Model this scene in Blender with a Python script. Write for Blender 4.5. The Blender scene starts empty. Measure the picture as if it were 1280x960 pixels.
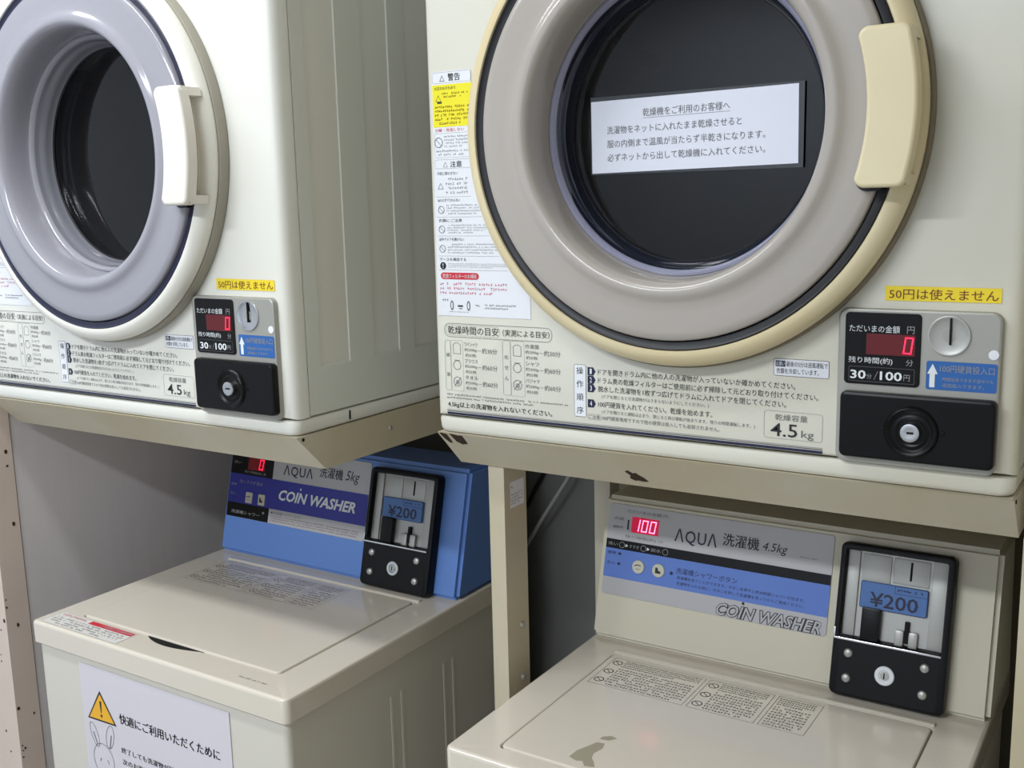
import bpy, bmesh, math, random
from mathutils import Vector, Matrix

# ------------------------------------------------------------------ camera, world, lights, exposure
scn = bpy.context.scene
COL = scn.collection
PI = math.pi

def cam_setup():
    yaw, pit, rol = -.5715, -.1718, -.0237
    F = Vector((math.sin(yaw)*math.cos(pit), math.cos(yaw)*math.cos(pit), math.sin(pit)))
    rt = Vector((math.cos(yaw), -math.sin(yaw), 0)); up = rt.cross(F)
    c, s = math.cos(rol), math.sin(rol)
    X = c*rt + s*up; Y = -s*rt + c*up
    cd = bpy.data.cameras.new('camera'); cd.sensor_width = 36; cd.lens = 1316.79/1280*36
    cd.clip_start = .02
    co = bpy.data.objects.new('camera', cd); COL.objects.link(co)
    m = Matrix((X, Y, -F)).transposed().to_4x4(); m.translation = Vector((.7674, -1.0191, .2778))
    co.matrix_world = m
    scn.camera = co
cam_setup()

w = bpy.data.worlds.new('world'); scn.world = w; w.use_nodes = True
w.node_tree.nodes['Background'].inputs[0].default_value = (.8, .85, .9, 1)
w.node_tree.nodes['Background'].inputs[1].default_value = .03

def area_light(name, loc, size, sizey, power, color, rot=(0, 0, 0)):
    l = bpy.data.lights.new(name, 'AREA'); l.shape = 'RECTANGLE'; l.size = size; l.size_y = sizey
    l.energy = power; l.color = color
    o = bpy.data.objects.new(name, l); COL.objects.link(o); o.location = loc; o.rotation_euler = rot
    return o
area_light('tube_light', (-.62, -.62, 1.17), 1.2, .12, 14, (.93, .975, 1))
area_light('tube_light', (-.25, -1.85, 1.17), 1.2, .16, 44, (.88, .945, 1))  # unseen tube added behind the camera as fill for fronts and side faces

scn.view_settings.view_transform = 'Standard'
scn.view_settings.look = 'None'
scn.view_settings.exposure = 0.03
scn.view_settings.gamma = 1
scn.view_settings.use_curve_mapping = False

# ------------------------------------------------------------------ materials
def lin(c):
    r = [((v/255)/12.92 if v/255 <= .04045 else ((v/255+.055)/1.055)**2.4) for v in c]
    return (r[0], r[1], r[2], 1)
MATS = {}
def mat(name, rgb, rough=.5, metal=0, bump=0, bscale=400, var=0, vscale=6, var_rgb=None, emit=None, estr=0,
        trans=0, coat=0, spec=.5, stretch=None, ior=1.45):
    if name in MATS: return MATS[name]
    m = bpy.data.materials.new(name); m.use_nodes = True
    nt = m.node_tree; b = nt.nodes['Principled BSDF']
    b.inputs['Base Color'].default_value = lin(rgb)
    b.inputs['Roughness'].default_value = rough
    b.inputs['Metallic'].default_value = metal
    b.inputs['Specular IOR Level'].default_value = spec
    b.inputs['Coat Weight'].default_value = coat
    b.inputs['Coat Roughness'].default_value = .1
    b.inputs['IOR'].default_value = ior
    b.inputs['Transmission Weight'].default_value = trans
    if emit:
        b.inputs['Emission Color'].default_value = lin(emit); b.inputs['Emission Strength'].default_value = estr
    tc = nt.nodes.new('ShaderNodeTexCoord')
    src = tc.outputs['Object']
    if stretch:
        mp = nt.nodes.new('ShaderNodeMapping'); mp.inputs['Scale'].default_value = stretch
        nt.links.new(src, mp.inputs[0]); src = mp.outputs[0]
    if var:
        n = nt.nodes.new('ShaderNodeTexNoise'); n.inputs['Scale'].default_value = vscale; n.inputs['Detail'].default_value = 5
        nt.links.new(src, n.inputs['Vector'])
        mr = nt.nodes.new('ShaderNodeMapRange'); mr.inputs[1].default_value = .35; mr.inputs[2].default_value = .7
        nt.links.new(n.outputs['Fac'], mr.inputs[0])
        mx = nt.nodes.new('ShaderNodeMix'); mx.data_type = 'RGBA'
        a = lin(rgb); c2 = lin(var_rgb) if var_rgb else tuple(v*(1-var) for v in a[:3])+(1,)
        mx.inputs[6].default_value = a; mx.inputs[7].default_value = c2
        nt.links.new(mr.outputs[0], mx.inputs[0]); nt.links.new(mx.outputs[2], b.inputs['Base Color'])
    if bump:
        n = nt.nodes.new('ShaderNodeTexNoise'); n.inputs['Scale'].default_value = bscale; n.inputs['Detail'].default_value = 2
        nt.links.new(src, n.inputs['Vector'])
        bp = nt.nodes.new('ShaderNodeBump'); bp.inputs['Strength'].default_value = bump; bp.inputs['Distance'].default_value = .0005
        nt.links.new(n.outputs['Fac'], bp.inputs['Height']); nt.links.new(bp.outputs['Normal'], b.inputs['Normal'])
    MATS[name] = m
    return m

M_dryer_l = mat('dryer_enamel_white', (233, 232, 225), .3, bump=.08, var=.03, var_rgb=(229, 226, 214), vscale=3)
M_dryer_r = mat('dryer_enamel_aged', (225, 223, 212), .3, bump=.08, var=.05, var_rgb=(219, 213, 194), vscale=2.5)
M_side = mat('dryer_side_enamel', (222, 223, 214), .38, bump=.08)
M_ring_l = mat('door_plastic_white', (238, 234, 224), .25)
M_ring_r = mat('door_plastic_yellowed', (226, 212, 176), .28, var=.05, var_rgb=(216, 198, 156), vscale=5)
M_handle_l = mat('handle_plastic_white', (236, 229, 218), .35)
M_handle_r = mat('handle_plastic_yellowed', (230, 216, 180), .38, var=.04, var_rgb=(222, 204, 164), vscale=5)
M_bezel_l = mat('smoked_grey_plastic', (158, 156, 164), .16, coat=.3)
M_bezel_r = mat('warm_grey_plastic', (176, 168, 160), .22, coat=.2)
M_skirt_l = mat('door_skirt_grey', (164, 158, 144), .5)
M_skirt_r = mat('door_skirt_brown', (128, 118, 98), .5)
M_bowl_l = mat('inner_rim_grey', (120, 120, 127), .18, coat=.3)
M_bowl_r = mat('inner_rim_dark', (34, 38, 50), .1, coat=.5)
M_trim = mat('violet_grey_trim', (150, 150, 172), .12, coat=.4)
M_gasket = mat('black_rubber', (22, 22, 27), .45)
M_gasket_b = mat('dark_blue_rubber', (42, 44, 66), .35)
def thin_glass(name, tint, rough):
    m = bpy.data.materials.new(name); m.use_nodes = True; nt = m.node_tree; nt.nodes.clear()
    o = nt.nodes.new('ShaderNodeOutputMaterial'); mx = nt.nodes.new('ShaderNodeMixShader'); fr = nt.nodes.new('ShaderNodeFresnel'); fr.inputs[0].default_value = 1.5
    t = nt.nodes.new('ShaderNodeBsdfTransparent'); t.inputs[0].default_value = lin(tint)
    g = nt.nodes.new('ShaderNodeBsdfGlossy'); g.inputs['Roughness'].default_value = rough
    ge = nt.nodes.new('ShaderNodeNewGeometry'); ml = nt.nodes.new('ShaderNodeMath'); ml.operation = 'MULTIPLY'
    iv = nt.nodes.new('ShaderNodeMath'); iv.operation = 'SUBTRACT'; iv.inputs[0].default_value = 1
    nt.links.new(ge.outputs['Backfacing'], iv.inputs[1]); nt.links.new(fr.outputs[0], ml.inputs[0]); nt.links.new(iv.outputs[0], ml.inputs[1])
    nt.links.new(ml.outputs[0], mx.inputs[0]); nt.links.new(t.outputs[0], mx.inputs[1]); nt.links.new(g.outputs[0], mx.inputs[2]); nt.links.new(mx.outputs[0], o.inputs[0])
    return m
M_glass = thin_glass('smoked_door_glass', (150, 154, 166), .0)
M_drum = mat('drum_steel', (52, 56, 68), .7)
M_silver = mat('silver_plate', (168, 166, 158), .38, metal=.35)
M_blackp = mat('black_panel', (6, 6, 7), .3, spec=.3)
M_blackm = mat('black_plastic', (8, 8, 9), .32, spec=.28)
M_chrome = mat('chrome', (205, 205, 205), .18, metal=1)
M_steel = mat('brushed_steel', (176, 175, 170), .42, metal=.55, bump=.2, bscale=150, stretch=(1, 1, .15))
M_hole = mat('dark_hole', (6, 6, 6), .8)
M_blue = mat('blue_sticker', (44, 98, 168), .4)
M_white = mat('white_print', (225, 228, 230), .5)
M_greyprint = mat('grey_print', (150, 150, 150), .5)
M_ink = mat('ink_black', (40, 40, 44), .5)
M_inkg = mat('ink_grey', (105, 105, 106), .5)
M_inkl = mat('ink_light_grey', (160, 160, 158), .5)
M_navy = mat('ink_navy', (34, 36, 66), .4)
M_red = mat('ink_red', (205, 45, 62), .5)
M_brown = mat('ink_brown', (120, 60, 30), .5)
M_yellow = mat('yellow_sticker', (246, 218, 48), .45)
M_yellow2 = mat('yellow_label_print', (240, 228, 40), .45)
M_label = mat('white_label', (232, 233, 238), .4)
M_faint = mat('faint_label', (218, 214, 208), .35)
M_pink = mat('ink_pink', (222, 130, 150), .5)
M_paper = mat('paper_white', (226, 228, 240), .5)
M_paper2 = mat('laminated_paper', (214, 208, 214), .3)
M_film = mat('laminate_film', (60, 62, 66), .12)
M_ledbg = mat('led_window', (70, 16, 20), .25, emit=(120, 8, 20), estr=.25)
M_led = mat('led_lit', (255, 60, 90), .3, emit=(255, 24, 64), estr=2.2)
M_led2 = mat('led_lit_bright', (255, 150, 180), .3, emit=(255, 100, 140), estr=4.5)
M_ledbg2 = mat('led_window_bright', (150, 10, 50), .25, emit=(200, 8, 60), estr=.55)
M_washer = mat('washer_enamel', (218, 208, 193), .2, bump=.03, coat=.6)
M_wbody = mat('washer_body_enamel', (212, 206, 194), .35, bump=.05)
M_console_r = mat('console_cream', (212, 205, 184), .35, bump=.05)
M_console_b = mat('console_blue', (98, 134, 200), .35, bump=.05)
M_plate = mat('silver_grey_decal', (184, 182, 184), .38, metal=.1)
M_stripe_b = mat('blue_stripe', (96, 128, 205), .4)
M_stripe_n = mat('deep_blue_stripe', (48, 52, 150), .4)
M_price = mat('price_blue', (78, 116, 176), .35)
M_button = mat('button_cream', (205, 202, 184), .4)
M_tray = mat('stand_cream_paint', (206, 198, 179), .42, bump=.06, var=.06, var_rgb=(192, 180, 150), vscale=5)
M_rust = mat('rust_chip', (62, 44, 30), .8, var=.4, vscale=200)
M_wall_l = mat('wall_grey_laminate', (214, 208, 208), .5, bump=.3, bscale=60, var=.04, vscale=40, stretch=(1, 1, .06))
M_post = mat('stand_pinkish_paint', (214, 196, 184), .5, var=.05, vscale=8)
M_back = mat('wall_back_olive', (128, 120, 96), .6, var=.08, vscale=4)
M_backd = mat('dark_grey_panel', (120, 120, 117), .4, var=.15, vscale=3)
M_room = mat('room_wallpaper', (208, 212, 220), .7, bump=.1)
M_roomr = mat('room_wall_wood', (216, 208, 190), .6, var=.08, vscale=5, stretch=(1, 1, .2))
M_floor = mat('floor_vinyl', (160, 158, 152), .4, var=.1, vscale=12)
M_ceil = mat('ceiling_board', (232, 230, 224), .8)
M_orange = mat('warning_orange', (236, 176, 50), .5)
M_stain = mat('lid_stain', (160, 152, 132), .5)

# ------------------------------------------------------------------ mesh helpers
def finish(name, bm, mats, parent=None, loc=(0, 0, 0), rot=(0, 0, 0), angle=32, flat=False):
    bmesh.ops.remove_doubles(bm, verts=bm.verts, dist=1e-6) if not flat else None
    if not flat:
        bmesh.ops.recalc_face_normals(bm, faces=bm.faces)
        th = math.radians(angle)
        for e in bm.edges:
            e.smooth = len(e.link_faces) == 2 and e.calc_face_angle(0) < th
        for f in bm.faces: f.smooth = not (len(f.verts) > 8 or (f.calc_area() > .006 and len(f.verts) == 4))
    me = bpy.data.meshes.new(name); bm.to_mesh(me); bm.free()
    for m in (mats if isinstance(mats, (list, tuple)) else [mats]): me.materials.append(m)
    o = bpy.data.objects.new(name, me); COL.objects.link(o)
    o.location = loc; o.rotation_euler = rot
    if parent: o.parent = parent
    return o
def B(): return bmesh.new()
def box(bm, x0, x1, y0, y1, z0, z1, bev=0, seg=2, mi=0):
    t = bmesh.new()
    r = bmesh.ops.create_cube(t, size=1)
    for v in t.verts:
        v.co = Vector(((x0+x1)/2+v.co.x*(x1-x0), (y0+y1)/2+v.co.y*(y1-y0), (z0+z1)/2+v.co.z*(z1-z0)))
    if bev: bmesh.ops.bevel(t, geom=list(t.edges), offset=bev, segments=seg, affect='EDGES', profile=.6)
    for f in t.faces: f.material_index = mi
    merge(bm, t); return bm
def merge(bm, t, mtx=None):
    me = bpy.data.meshes.new('tmp'); t.to_mesh(me); t.free()
    if mtx: me.transform(mtx)
    bm.from_mesh(me); bpy.data.meshes.remove(me)
def loft(bm, loops, cap0=True, cap1=True, mi=0, closed=True):
    vs = [[bm.verts.new(p) for p in l] for l in loops]
    n = len(vs[0])
    for a, b in zip(vs, vs[1:]):
        for i in range(n if closed else n-1):
            j = (i+1) % n
            f = bm.faces.new((a[i], a[j], b[j], b[i])); f.material_index = mi
    if cap0: bm.faces.new(vs[0][::-1]).material_index = mi
    if cap1: bm.faces.new(vs[-1]).material_index = mi
def rr(x0, x1, y0, y1, r, n=6):
    """rounded rectangle points, anticlockwise"""
    out = []
    for cx, cy, a0 in ((x1-r, y1-r, 0), (x0+r, y1-r, PI/2), (x0+r, y0+r, PI), (x1-r, y0+r, 1.5*PI)):
        for i in range(n+1):
            a = a0 + PI/2*i/n
            out.append((cx+r*math.cos(a), cy+r*math.sin(a)))
    return out
def plate(bm, x0, x1, z0, z1, y_out, y_in, r=.004, bev=.001, mi=0, n=5):
    """rounded plate standing in the xz plane, outer face at y_out (towards -y)"""
    L = []
    for y, ins in ((y_in, 0), (y_out+bev, 0), (y_out+bev*.3, bev*.3), (y_out, bev)):
        L.append([(p[0], y, p[1]) for p in rr(x0+ins, x1-ins, z0+ins, z1-ins, max(r-ins, .0003), n)])
    loft(bm, L, mi=mi)
def lathe(bm, prof, cx, cz, n=96, mi=0, cap0=False, cap1=False):
    """profile of (r, y) about an axis along y"""
    L = [[(cx+r*math.cos(2*PI*i/n), y, cz+r*math.sin(2*PI*i/n)) for i in range(n)] for r, y in prof]
    loft(bm, L, cap0, cap1, mi)
def tube(bm, pts, r, n=10, mi=0):
    pts = [Vector(p) for p in pts]; L = []
    for i, p in enumerate(pts):
        d = (pts[min(i+1, len(pts)-1)]-pts[max(i-1, 0)]).normalized()
        a = d.orthogonal().normalized() if i == 0 else (a - d*a.dot(d)).normalized()
        b = d.cross(a)
        L.append([tuple(p + r*(a*math.cos(2*PI*k/n)+b*math.sin(2*PI*k/n))) for k in range(n)])
    loft(bm, L, mi=mi)
def thing(name, label, cat, loc, group=None):
    o = bpy.data.objects.new(name, None); COL.objects.link(o); o.location = loc
    o.empty_display_size = .05
    o['label'] = label; o['category'] = cat
    if group: o['group'] = group
    return o
def struct(o): o['kind'] = 'structure'; return o

# ------------------------------------------------------------------ flat print (lettering, pictograms, rules)
QUEUE = []
class Print:
    """flat lettering lying on a surface: plane 'xz' faces -y, plane 'xy' faces +z"""
    def __init__(s, name, parent, d, plane='xz', loc=(0, 0, 0), rot=(0, 0, 0)):
        s.name, s.parent, s.d, s.plane, s.loc, s.rot = name, parent, d, plane, loc, rot
        s.polys = []; s.texts = []; QUEUE.append(s)
    def poly(s, pts, m, lift=0): s.polys.append((pts, m, lift)); return s
    def rect(s, x0, z0, x1, z1, m, lift=0, r=0):
        return s.poly(rr(x0, x1, z0, z1, r, 4) if r else [(x0, z0), (x1, z0), (x1, z1), (x0, z1)], m, lift)
    def frame(s, x0, z0, x1, z1, m, t=.0004, r=.001, lift=0):
        a = rr(x0, x1, z0, z1, r, 3); b = rr(x0+t, x1-t, z0+t, z1-t, max(r-t, .0001), 3)
        n = len(a)
        for i in range(n):
            j = (i+1) % n; s.poly([a[i], a[j], b[j], b[i]], m, lift)
        return s
    def line(s, pts, t, m, lift=0):
        for (ax, ay), (bx, by) in zip(pts, pts[1:]):
            dx, dy = bx-ax, by-ay; L = math.hypot(dx, dy) or 1; nx, ny = -dy/L*t/2, dx/L*t/2
            ex, ey = dx/L*t*.3, dy/L*t*.3
            s.poly([(ax-nx-ex, ay-ny-ey), (bx-nx+ex, by-ny+ey), (bx+nx+ex, by+ny+ey), (ax+nx-ex, ay+ny-ey)], m, lift)
        return s
    def disc(s, x, z, r, m, lift=0, n=20, rz=None):
        return s.poly([(x+r*math.cos(2*PI*i/n), z+(rz or r)*math.sin(2*PI*i/n)) for i in range(n)], m, lift)
    def ring(s, x, z, r, t, m, lift=0, n=20, rz=None):
        return s.line([(x+r*math.cos(2*PI*i/n), z+(rz or r)*math.sin(2*PI*i/n)) for i in range(n+1)], t, m, lift)
    def text(s, body, x0, z0, x1, z1, m, lift=0, off=0, shear=0, space=1):
        s.texts.append((body, x0, z0, x1, z1, m, lift, off, shear, space)); return s
    def fine(s, x0, z0, x1, z1, m, rows, seed=0, lift=0, dens=.85):
        """lines of print too small to read"""
        R = random.Random(seed); h = (z1-z0)/rows
        for k in range(rows):
            zz = z1-(k+.82)*h; ch = h*.62; x = x0; end = x1-(x1-x0)*(.0 if k < rows-1 else R.random()*.35)
            while x+ch < end:
                if R.random() < dens:
                    q = ch*.17
                    s.rect(x, zz+ch*R.uniform(.05, .85), x+ch*R.uniform(.6, .9), 0, m, lift) if 0 else None
                    for _ in range(2):
                        a = zz+ch*R.uniform(0, .83); s.rect(x+ch*R.uniform(0, .2), a, x+ch*R.uniform(.65, .92), a+q, m, lift)
                    b = x+ch*R.uniform(.1, .7); s.rect(b, zz, b+q, zz+ch*R.uniform(.7, 1), m, lift)
                x += ch
        return s
    def seg(s, digits, x0, z0, w, h, gap, m, lift=0, slant=.12):
        segs = {'0': 'abcdef', '1': 'bc'}
        t = w*.2
        for k, dgt in enumerate(digits):
            ox = x0+k*(w+gap)
            P = {'a': (0, h-t, w, h), 'd': (0, 0, w, t), 'f': (0, h/2, t, h), 'e': (0, 0, t, h/2), 'b': (w-t, h/2, w, h), 'c': (w-t, 0, w, h/2)}
            for q in segs[dgt]:
                a, b, c, d2 = P[q]; g = t*.12
                pts = [(a+g, b+g), (c-g, b+g), (c-g, d2-g), (a+g, d2-g)]
                s.poly([(ox+px+pz*slant, z0+pz) for px, pz in pts], m, lift)
        return s

def flush_prints():
    cache = {}
    for p in QUEUE:
        for t in p.texts:
            k = (t[0], t[7], t[8], t[9])
            if k in cache: continue
            cu = bpy.data.curves.new('tmp_text', 'FONT'); cu.body = t[0]; cu.resolution_u = 2
            cu.size = 1; cu.offset = 0 if any(ord(c) > 0x2fff for c in t[0]) else t[7]; cu.shear = t[8]; cu.space_character = t[9]
            o = bpy.data.objects.new('tmp_text', cu); COL.objects.link(o); cache[k] = o
    bpy.context.view_layer.update()
    dg = bpy.context.evaluated_depsgraph_get()
    geo = {}
    for k, o in cache.items():
        me = o.evaluated_get(dg).to_mesh()
        vs = [tuple(v.co) for v in me.vertices]; fs = [tuple(f.vertices) for f in me.polygons]
        geo[k] = (vs, fs); o.evaluated_get(dg).to_mesh_clear()
    for o in cache.values():
        cu = o.data; bpy.data.objects.remove(o); bpy.data.curves.remove(cu)
    for p in QUEUE:
        V, F, MI, ms = [], [], [], []
        def idx(m):
            if m not in ms: ms.append(m)
            return ms.index(m)
        def put(x, z, lift):
            return (x, p.d-lift, z) if p.plane == 'xz' else (x, z, p.d+lift)
        for pts, m, lift in p.polys:
            b0 = len(V); V += [put(x, z, lift) for x, z in pts]
            F.append(tuple(range(b0, b0+len(pts)))); MI.append(idx(m))
        for body, x0, z0, x1, z1, m, lift, off, sh, sp in p.texts:
            vs, fs = geo[(body, off, sh, sp)]
            if not vs: continue
            ax, bx = min(v[0] for v in vs), max(v[0] for v in vs); az, bz = min(v[1] for v in vs), max(v[1] for v in vs)
            sx = (x1-x0)/max(bx-ax, 1e-6); sz = (z1-z0)/max(bz-az, 1e-6)
            cjk = off and any(ord(c) > 0x2fff for c in body)
            for sh_ in ((-off*sz*.9, off*sz*.9) if cjk else (0,)):
                b0 = len(V); V += [put(x0+(v[0]-ax)*sx+sh_, z0+(v[1]-az)*sz, lift+.00005) for v in vs]
                F += [tuple(i+b0 for i in f) for f in fs]; MI += [idx(m)]*len(fs)
        if not F: continue
        me = bpy.data.meshes.new(p.name); me.from_pydata(V, [], F)
        for m in ms: me.materials.append(m)
        me.polygons.foreach_set('material_index', MI); me.update()
        o = bpy.data.objects.new(p.name, me); COL.objects.link(o)
        o.parent = p.parent; o.location = p.loc; o.rotation_euler = p.rot

# ------------------------------------------------------------------ room shell
def wallbox(name, x0, x1, y0, y1, z0, z1, m):
    return struct(finish(name, box(B(), x0, x1, y0, y1, z0, z1), m))
FZ = -1.2; CZ = 1.25
wallbox('floor', -2.0, 1.9, -2.7, .62, FZ-.1, FZ, M_floor)
wallbox('ceiling', -2.0, 1.9, -2.7, .62, CZ, CZ+.1, M_ceil)
wallbox('wall_back', -.90, .76, .52, .62, FZ, CZ, M_back)
wallbox('wall_left', -.9, -.797, -.068, .52, FZ, CZ, M_wall_l)
wallbox('wall_alcove_left', -2.0, -.9, -.068, .05, FZ, CZ, M_room)
wallbox('wall_right', .69, .76, .06, .52, FZ, CZ, M_roomr)
wallbox('wall_alcove_right', .76, 1.9, .06, .16, FZ, CZ, M_roomr)
wallbox('wall_far_left', -2.0, -1.9, -2.6, -.068, FZ, CZ, M_room)
wallbox('wall_far_right', 1.8, 1.9, -2.6, .06, FZ, CZ, M_roomr)
wallbox('wall_front', -1.9, 1.8, -2.7, -2.6, FZ, CZ, M_room)
# grey back panel, widened behind the blue console to stand in for shade, and a seam strip behind the cream one
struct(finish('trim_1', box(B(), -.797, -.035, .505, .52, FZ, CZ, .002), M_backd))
struct(finish('trim_2', box(B(), .067, .103, .512, .52, FZ, CZ, .001), M_back))

for i, (x, y, lab) in enumerate(((-.62, -.62, 'white ceiling batten light above the front of the dryers'),
                                 (-.25, -1.85, 'added unseen batten light behind the camera, fill for the dryer fronts'))):
    t = thing('ceiling_light', lab, 'light', (x, y, CZ), 'batten lights on the ceiling')
    finish('housing', box(B(), -.63, .63, -.07, .07, -.06, 0, .006), M_label, t)

# ------------------------------------------------------------------ dryer stands
def stand(label, loc, posts, chips, D=.50):
    t = thing('dryer_stand', label, 'stand', loc, 'painted steel stands carrying the dryers')
    W, h, s = .65, .0497, .0497
    bm = B()
    o = [(0, 0, 0), (W, 0, 0), (W, D, 0), (0, D, 0)]
    u = [(0, s, -h), (W, s, -h), (W, D, -h), (0, D, -h)]
    th = .002
    oi = [(th, th*2.2, -th), (W-th, th*2.2, -th), (W-th, D-th, -th), (th, D-th, -th)]
    ui = [(th, s+th*1.4, -h), (W-th, s+th*1.4, -h), (W-th, D-th, -h), (th, D-th, -h)]
    vo = [bm.verts.new(p) for p in o]; vu = [bm.verts.new(p) for p in u]
    vi = [bm.verts.new(p) for p in oi]; vj = [bm.verts.new(p) for p in ui]
    bm.faces.new(vo); bm.faces.new(vi[::-1])
    for i in range(4):
        j = (i+1) % 4
        bm.faces.new((vo[i], vu[i], vu[j], vo[j])); bm.faces.new((vi[i], vi[j], vj[j], vj[i])); bm.faces.new((vu[i], vj[i], vj[j], vu[j]))
    bmesh.ops.recalc_face_normals(bm, faces=bm.faces)
    bmesh.ops.bevel(bm, geom=[e for e in bm.edges if all(v in vo for v in e.verts)], offset=.0012, segments=2, affect='EDGES')
    finish('tray', bm, M_tray, t)
    # small drilled corner hole and side screw
    b = B(); lathe(b, [(.0022, 0), (.0022, -.0006), (.0001, -.0006)], 0, 0, 12, cap1=True)
    finish('corner_hole', b, M_hole, t, (W+.0002, .012, -.0045), (0, 0, PI/2))
    b = B(); lathe(b, [(.0034, 0), (.003, -.0015), (.0001, -.0022)], 0, 0, 14, cap1=True)
    finish('screw', b, M_steel, t, (W, .18, -.022), (0, 0, PI/2))
    for (x, y, fx, sx, fw, sw, m) in posts:
        # angle iron: front flange fw wide running fx from the corner, side flange sw deep
        bm = B(); zt = -h if y < .4 else -h; zb = FZ-loc[2]+.004; k = .0025
        x1 = x+fx*fw
        pts = [(x, y), (x1, y), (x1, y+k), (x+fx*k, y+k), (x+fx*k, y+sw), (x, y+sw)]
        loft(bm, [[(px, py, zb) for px, py in pts], [(px, py, zt-.0003) for px, py in pts]])
        po = finish('post', bm, m, t)
        fb = box(B(), min(x, x1)-.002, max(x, x1)+.002, y-.004, y+sw+.004, zb-.004, zb, .001)
        finish('foot', fb, M_steel, po)
    for poly in chips:
        bm = B(); n = Vector((0, -h, -s)).normalized()*0
        P = [Vector((x, v*s, -v*h)) + Vector((0, -.0004, -.0004)) for x, v in poly]
        Q = [p+Vector((0, .0006, .0006)) for p in P]
        loft(bm, [[tuple(p) for p in P], [tuple(p) for p in Q]])
        finish('paint_chip', bm, M_rust, t)['label'] = 'dark brown chip in the paint'
    return t
def blob(cx, cv, w, h, seed, n=14):
    R = random.Random(seed)
    return [(cx+w*math.cos(2*PI*i/n)*R.uniform(.65, 1.1), cv+h*math.sin(2*PI*i/n)*R.uniform(.6, 1.1)) for i in range(n)]
st_r = stand('cream steel tray stand with chipped front edge under the yellowed dryer', (0, 0, 0),
      [(.062, .0535, -1, 1, .023, .052, M_tray), (.068, .33, -1, 1, .026, .03, M_tray), (.654, .0535, 1, 1, .026, .03, M_tray)],
      [[(.0032, .04), (.006, .02), (.013, .05), (.0125, .32), (.0085, .33), (.0045, .2)],
       [(.0185, .02), (.030, .06), (.036, .05), (.0355, .3), (.027, .34), (.0205, .26)],
       [(.2440, .56), (.2485, .52), (.253, .60), (.257, .57), (.2605, .64), (.2645, .70), (.2680, .80), (.262, .82), (.256, .80), (.251, .82), (.246, .76), (.2485, .66)]])
# two sticker lines and bolts on the inner flange of the front post
pr_ = Print('post_sticker', st_r, 0, loc=(.0623, .0535, 0), rot=(0, 0, PI/2))
pr_.rect(.013, -.108, .046, -.074, M_label)
pr_.fine(.015, -.085, .027, -.078, M_inkg, 1, 5, .0001).fine(.015, -.105, .044, -.089, M_inkg, 4, 6, .0001)
for z in (-.272, -.345):
    b = B(); lathe(b, [(.0052, 0), (.005, -.001), (.0035, -.003), (.0001, -.0032)], 0, 0, 16, cap1=True)
    finish('bolt', b, M_steel, st_r, (.062, .0885, z), (0, 0, PI/2))
st_l = stand('cream steel tray stand with a drilled front corner under the white dryer', (-.7815, -.1096, 0),
      [(.636, .51, -1, 1, .026, .03, M_tray), (.014, .51, 1, 1, .026, .03, M_tray)], [], .60)
# left front upright with the chipped paint
t = thing('steel_upright', 'pinkish cream corner upright speckled with chipped paint at the left edge', 'post', (-.795, -.111, FZ))
bm = B(); pts = [(0, 0), (-.12, 0), (-.12, .003), (-.003, .003), (-.003, .0405), (0, .0405)]
loft(bm, [[(x, y, 0) for x, y in pts], [(x, y, 2.40) for x, y in pts]]); finish('upright', bm, M_post, t)
R = random.Random(7)
for k in range(34):
    s_ = R.uniform(.0012, .0034); z = R.uniform(.5, 1.14); side = R.random() < .55
    bm = B(); pl = blob(0, 0, s_, s_*R.uniform(.8, 1.8), k, 8)
    if side:
        yy = R.choice([.003, .004, .03, R.uniform(.004, .036)])
        loft(bm, [[(.0004, yy+a, z+c) for a, c in pl], [(-.0004, yy+a, z+c) for a, c in pl]])
    else:
        xx = -R.uniform(.003, .05); loft(bm, [[(xx+a, -.0004, z+c) for a, c in pl], [(xx+a, .0004, z+c) for a, c in pl]])
    finish('paint_chip', bm, M_rust, t)

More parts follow.
